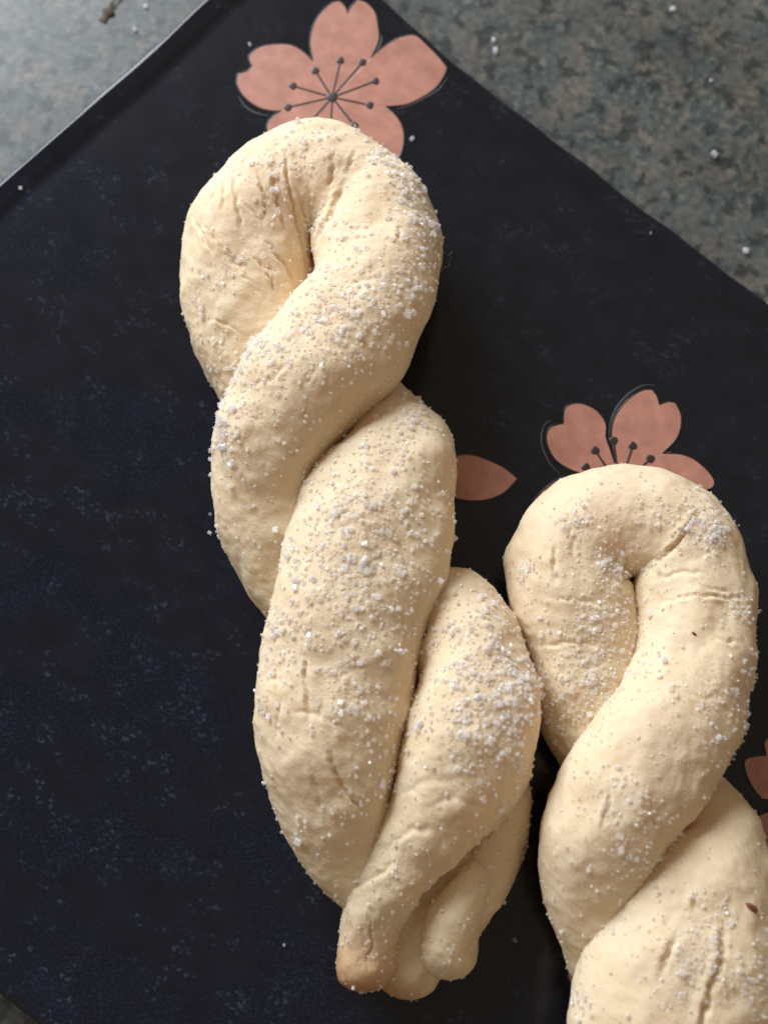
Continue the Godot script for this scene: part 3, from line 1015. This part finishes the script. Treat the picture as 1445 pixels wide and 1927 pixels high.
func right_twist() -> void:
	var root := base("dough_twist")
	tag(root, "sparsely sugared dough twist with an open loop, running out of the photo at lower right", "pastry", "sugared dough twists on the plate")
	var whole := {"v": PackedVector3Array(), "n": PackedVector3Array()}
	put("dough_rope", dough([
		[49.87, 13.8, 97.6, 4.8, 4.64],
		[41.97, 16.2, 93.16, 7.48, 6.72],
		[37.05, 20.2, 85.28, 10.06, 8],
		[35.38, 22.6, 77.31, 12.43, 8.64],
		[36.27, 23.4, 69.67, 13.18, 8.64],
		[38.21, 23.24, 63.14, 12.63, 8.64],
		[40.38, 22.28, 56.61, 11.03, 8.48],
		[42.13, 20.68, 50.04, 9.13, 8.16],
		[41.56, 17.64, 45.68, 7.77, 7.52],
		[36.42, 15.72, 41.11, 7.32, 6.72],
		[31.17, 15.88, 34.64, 7.52, 6.88],
		[28.57, 16.84, 27.02, 7.93, 7.84],
		[27.15, 17.32, 18.9, 8.29, 8.32],
		[25.88, 17.48, 11.35, 8.74, 8.48],
		[27.86, 17.64, 5.92, 8.26, 8.64],
		[34.97, 17.8, 3.79, 8.13, 8.8],
		[41.79, 18.12, 7.03, 8.08, 8.8],
		[43.15, 19.24, 14.3, 8.25, 8.64],
		[42.43, 21.16, 22.69, 8, 8.48],
		[38.97, 23.56, 30.91, 8.65, 8.32],
		[34.3, 24.68, 37.75, 8.79, 8.16],
		[29.37, 24.04, 44.87, 8.46, 8.16],
		[27.61, 21.48, 51.35, 6.98, 8],
		[28.39, 18.28, 57.63, 6.07, 7.36],
		[31.42, 15.72, 63.96, 5.54, 6.56],
		[38.82, 14.92, 68.42, 5.67, 5.76],
		[47.8, 15.72, 68.63, 6.77, 6.4],
		[53.75, 18.6, 70.79, 7.47, 7.68],
		[54.65, 20.68, 76.78, 7.85, 8],
		[51.78, 19.4, 84.56, 7.42, 7.68],
		[48.29, 15.72, 92.37, 5.87, 6.4]], 0.26, 220, [
		[[Vector2(23.28, 8.23), Vector2(22.91, 11.44), Vector2(23.23, 13.83)], 0.32, 0.4],
		[[Vector2(25.68, 7.42), Vector2(25.38, 9.84)], 0.24, 0.24],
		[[Vector2(43.15, 3.9), Vector2(41.05, 6.07), Vector2(39.32, 8.76), Vector2(37.38, 10.64)], 0.48, 0.64],
		[[Vector2(35.22, 11.84), Vector2(32.29, 13.03)], 0.4, 0.4],
		[[Vector2(36.83, 16.47), Vector2(41.56, 15.68), Vector2(45.46, 15.99), Vector2(49.01, 15.55)], 0.32, 0.48],
		[[Vector2(43.31, 21.56), Vector2(44.57, 22.02), Vector2(46.38, 22.02)], 0.32, 0.48],
		[[Vector2(42.4, 14.75), Vector2(46.55, 15.2)], 0.32, 0.32],
		[[Vector2(39.67, 26.58), Vector2(41.7, 27.09), Vector2(43.49, 27.22)], 0.24, 0.32],
		[[Vector2(36.74, 13.03), Vector2(39.91, 12.5), Vector2(43.04, 12.77)], 0.48, 0.32],
		[[Vector2(22, 15.68), Vector2(25.12, 15.94), Vector2(29.78, 16.73)], 0.4, 0.24],
		[[Vector2(20.78, 21.95), Vector2(24.93, 21.56), Vector2(29.56, 22.21)], 0.4, 0.32],
		[[Vector2(32.74, 8.76), Vector2(33.19, 10.37), Vector2(32.61, 11.7)], 0.32, 0.32],
		[[Vector2(37.75, 28.87), Vector2(41.04, 29.64), Vector2(44.14, 29.13)], 0.32, 0.24],
		[[Vector2(28.34, 40.94), Vector2(27.94, 42.68), Vector2(27.21, 44.19), Vector2(27.25, 46.12)], 0.32, 0.48],
		[[Vector2(33.09, 44.4), Vector2(34.13, 45.8)], 0.32, 0.4],
		[[Vector2(35.93, 58.15), Vector2(34.97, 60.01), Vector2(33.79, 61.86), Vector2(33.17, 63.5)], 0.48, 0.56],
		[[Vector2(41.98, 57.11), Vector2(41.01, 60.63), Vector2(39.75, 63.7), Vector2(38.24, 67.56), Vector2(37.58, 69.97)], 0.56, 0.88],
		[[Vector2(38.58, 53.55), Vector2(38.03, 55.65)], 0.48, 0.32],
		[[Vector2(31.59, 43.11), Vector2(34.65, 44.19)], 0.4, 0.24]], [], whole), M.dough, root)
	sugar(root, whole, [[26.15, 5.12, 2, 12.5], [42.95, 5.5, 2.8, 35], [44.32, 6.99, 1.6, 14], [30.66, 11.07, 1.6, 12], [19.77, 11.07, 0.96, 4.8], [37.89, 4.37, 2.4, 6], [27.84, 18.37, 1.2, 6], [32.89, 18.01, 1.6, 8], [29.81, 23.04, 4, 25], [25.36, 28, 4, 30], [28.17, 28.71, 2, 12.5], [47.99, 18.01, 1.6, 8], [48.19, 25.88, 1.6, 6], [47.42, 32.21, 1.2, 4.5], [28.41, 40.47, 3.2, 10], [29.67, 43.85, 3.2, 8], [42.92, 30.81, 3.2, 8], [30.1, 49.87, 2.4, 6], [40.73, 56.44, 2.4, 12], [37.19, 59.03, 2.4, 6], [39.8, 60.97, 2.4, 9], [45.05, 63.53, 2.4, 12], [36.95, 63.53, 2.4, 7.5], [24.02, 66.7, 1.12, 9.8], [48.78, 58.39, 1.2, 7.5], [32.61, 55.14, 9.6, 18], [37.59, 24.46, 10.4, 19.5], [27.17, 17.28, 7.2, 27], [33.54, 3.25, 6.4, 12]], 330, 2200, 220, 6)
	# bran flecks lie on the dough
	for c in [[Vector2(40.26, 20.69), 0.35, "tiny red brown fleck high on the right twist's right arm"], [Vector2(45.98, 55.07), 0.85, "larger brown bran fleck low on the right twist near the photo's edge"]]:
		var at: Vector2 = c[0]
		var best := -1
		for i in whole.v.size():
			var p: Vector3 = whole.v[i]
			if Vector2(p.x / MM - at.x, p.z / MM - at.y).length() < 0.4 and (best < 0 or p.y > whole.v[best].y):
				best = i
		var o := put("bran_fleck", lump(3 + best % 5, Vector3(c[1], 0.22, c[1] * 0.5)), M.crumb)
		o.position = whole.v[best] + Vector3(0, 0.05 * MM, 0)
		o.rotation_degrees.y = -35
		tag(o, c[2], "crumb", "brown flecks on the right twist")


func lump(s: int, size: Vector3) -> ArrayMesh:
	var n := FastNoiseLite.new()
	n.seed = s
	n.frequency = 0.9
	var v := PackedVector3Array()
	var idx := PackedInt32Array()
	for j in 9:
		for i in 14:
			var a := TAU * i / 14
			var b := PI * j / 8 - PI / 2
			var d := Vector3(cos(a) * cos(b), sin(b), sin(a) * cos(b))
			v.append(d * size * (1.0 + 0.45 * n.get_noise_3dv(d * 2.0)) * MM)
	for j in 8:
		for i in 14:
			var a := j * 14 + i
			var b := j * 14 + (i + 1) % 14
			idx.append_array([a, a + 14, b, b, a + 14, b + 14])
	return finish(v, idx, PackedColorArray(), PackedVector2Array(), v[4 * 14], 4 * 14)


func strip(pts: Array, r: Array, flat: float) -> ArrayMesh:
	var v := PackedVector3Array()
	var idx := PackedInt32Array()
	var W := 10
	for i in pts.size():
		var t: Vector3 = (pts[mini(i + 1, pts.size() - 1)] - pts[maxi(i - 1, 0)]).normalized()
		var side := Vector3.UP.cross(t).normalized()
		var up := t.cross(side)
		for k in W:
			var a := TAU * k / W
			v.append((pts[i] + side * cos(a) * r[i] + up * sin(a) * r[i] * flat) * MM)
	for i in pts.size() - 1:
		for k in W:
			var a := i * W + k
			var b := i * W + (k + 1) % W
			idx.append_array([a, b, a + W, b, b + W, a + W])
	return finish(v, idx, PackedColorArray(), PackedVector2Array(), Vector3.UP, W * (pts.size() / 2) + 2)


# ------------------------------------------------------------------ bits lying about
func loose_bits() -> void:
	var rng := RandomNumberGenerator.new()
	rng.seed = 9
	var list := [
		[Vector2(4.51, -61.91), 0, 0.75, "round white sugar crystal on the plate right of the top blossom's lowest petal"],
		[Vector2(-26.11, 0.37), 0, 0.6, "greenish sugar crystal on the plate left of the left twist, upper of two"],
		[Vector2(-26.1, 3.23), 0, 0.65, "clear sugar crystal on the plate left of the left twist, lower of two"],
		[Vector2(-13.88, 61.87), 0, 0.55, "tiny bright sugar crystal on the bare plate left of the browned tip"],
		[Vector2(18.19, 61.24), 0, 0.7, "dull sugar crystal on the plate between the ends of both twists"],
		[Vector2(-58.01, -52.99), 0, 0.5, "tiny white sugar speck on the plate by its left edge"],
		[Vector2(-22.13, -79.12), 0, 0.55, "small sugar grain on the plate above the top blossom's left petal"],
		[Vector2(42.14, -45.15), 0, 0.45, "tiny sugar speck on the plate's right rim"],
		[Vector2(-41.49, -92.52), 1, 0.8, "white sugar grain on the counter at the upper left"],
		[Vector2(-43.14, -87.92), 1, 0.8, "pale sugar grain on the counter between dried leaf and plate"],
		[Vector2(19.16, -83.78), 1, 1, "large white sugar grain on the counter beside the plate's upper right edge"],
		[Vector2(18.92, -85.95), 1, 0.7, "small white sugar grain just above the large one on the counter"],
		[Vector2(50.18, -92), 1, 0.9, "white sugar grain on the counter near the top of the photo"],
		[Vector2(55.73, -64.08), 1, 1.3, "biggest bluish white sugar grain on the counter at right"],
		[Vector2(59.89, -46.51), 1, 1.1, "white sugar grain on the counter between the big grain and the plate"],
		[Vector2(56.02, -78.04), 1, 0.7, "small grey sugar grain on the counter far right"]]
	for k in list.size():
		var b: Array = list[k]
		var p: Vector2 = b[0]
		var size: float = b[2]
		var o := put("loose_sugar_crystal", crystal_meshes[k % 6], M.sugar2 if b[1] else M["sugar%d" % (k % 3)])
		var y := 0.0 if b[1] else plate_h(p)
		o.transform = Transform3D(Basis(Vector3.UP, rng.randf() * TAU).scaled(Vector3.ONE * size * 0.8 * MM), Vector3(p.x, y + size * 0.3, p.y) * MM)
		tag(o, b[3], "sugar crystal", "sugar spilt beside the twists")
	# dried leaf scrap
	var path := [Vector2(-45.94, -94.52), Vector2(-47.17, -93.05), Vector2(-47.84, -91.58), Vector2(-48.94, -89.49)]
	var fine := smooth_line(path, 8, false)
	var pts := []
	var rad := []
	for i in fine.size():
		var t := float(i) / (fine.size() - 1)
		pts.append(Vector3(fine[i].x, 0.32 + 0.25 * sin(t * 5.0), fine[i].y))
		rad.append(lerpf(0.35, 1.25, smoothstep(0.35, 0.8, t)) * (1.0 + 0.25 * n_fine.get_noise_1d(t * 9.0)) * sqrt(clampf((1.0 - t) * 6.0, 0.02, 1.0)) * (0.8 + 0.3 * sin(t * 21.0)))
	var leaf := put("dried_leaf", strip(pts, rad, 0.3), M.leaf)
	tag(leaf, "small brown dried leaf scrap on the counter at the upper left", "leaf scrap")
	var sp := put("paper_scrap", lump(8, Vector3(1.3, 0.6, 1.0)), M.scrap)
	var sq := Vector2(62.7, -36.16)
	sp.position = Vector3(sq.x, 0.5, sq.y) * MM
	tag(sp, "white crumb on the counter against the plate at the photo's right edge", "crumb")
	var names_ := ["pale bent lint hair on the flank of the left twist's loop", "short straight lint hair below the bent one on the left twist"]
	var k := 0
	for l in [[Vector3(8.14, 21, -37.69), Vector3(8.82, 19.8, -37.23), Vector3(9.59, 18.6, -37.1), Vector3(10.2, 17.8, -38.16), Vector3(9.99, 17, -37.49), Vector3(9.84, 16.6, -36.46)], [Vector3(8.29, 20.2, -33.83), Vector3(9.01, 18.6, -35.31), Vector3(9.84, 16.68, -36.43)]]:
		var r := []
		for i in l.size():
			r.append(0.035)
		tag(put("lint_hair", strip(l, r, 1.0), M.lint), names_[k], "lint", "lint hairs on the left twist")
		k += 1
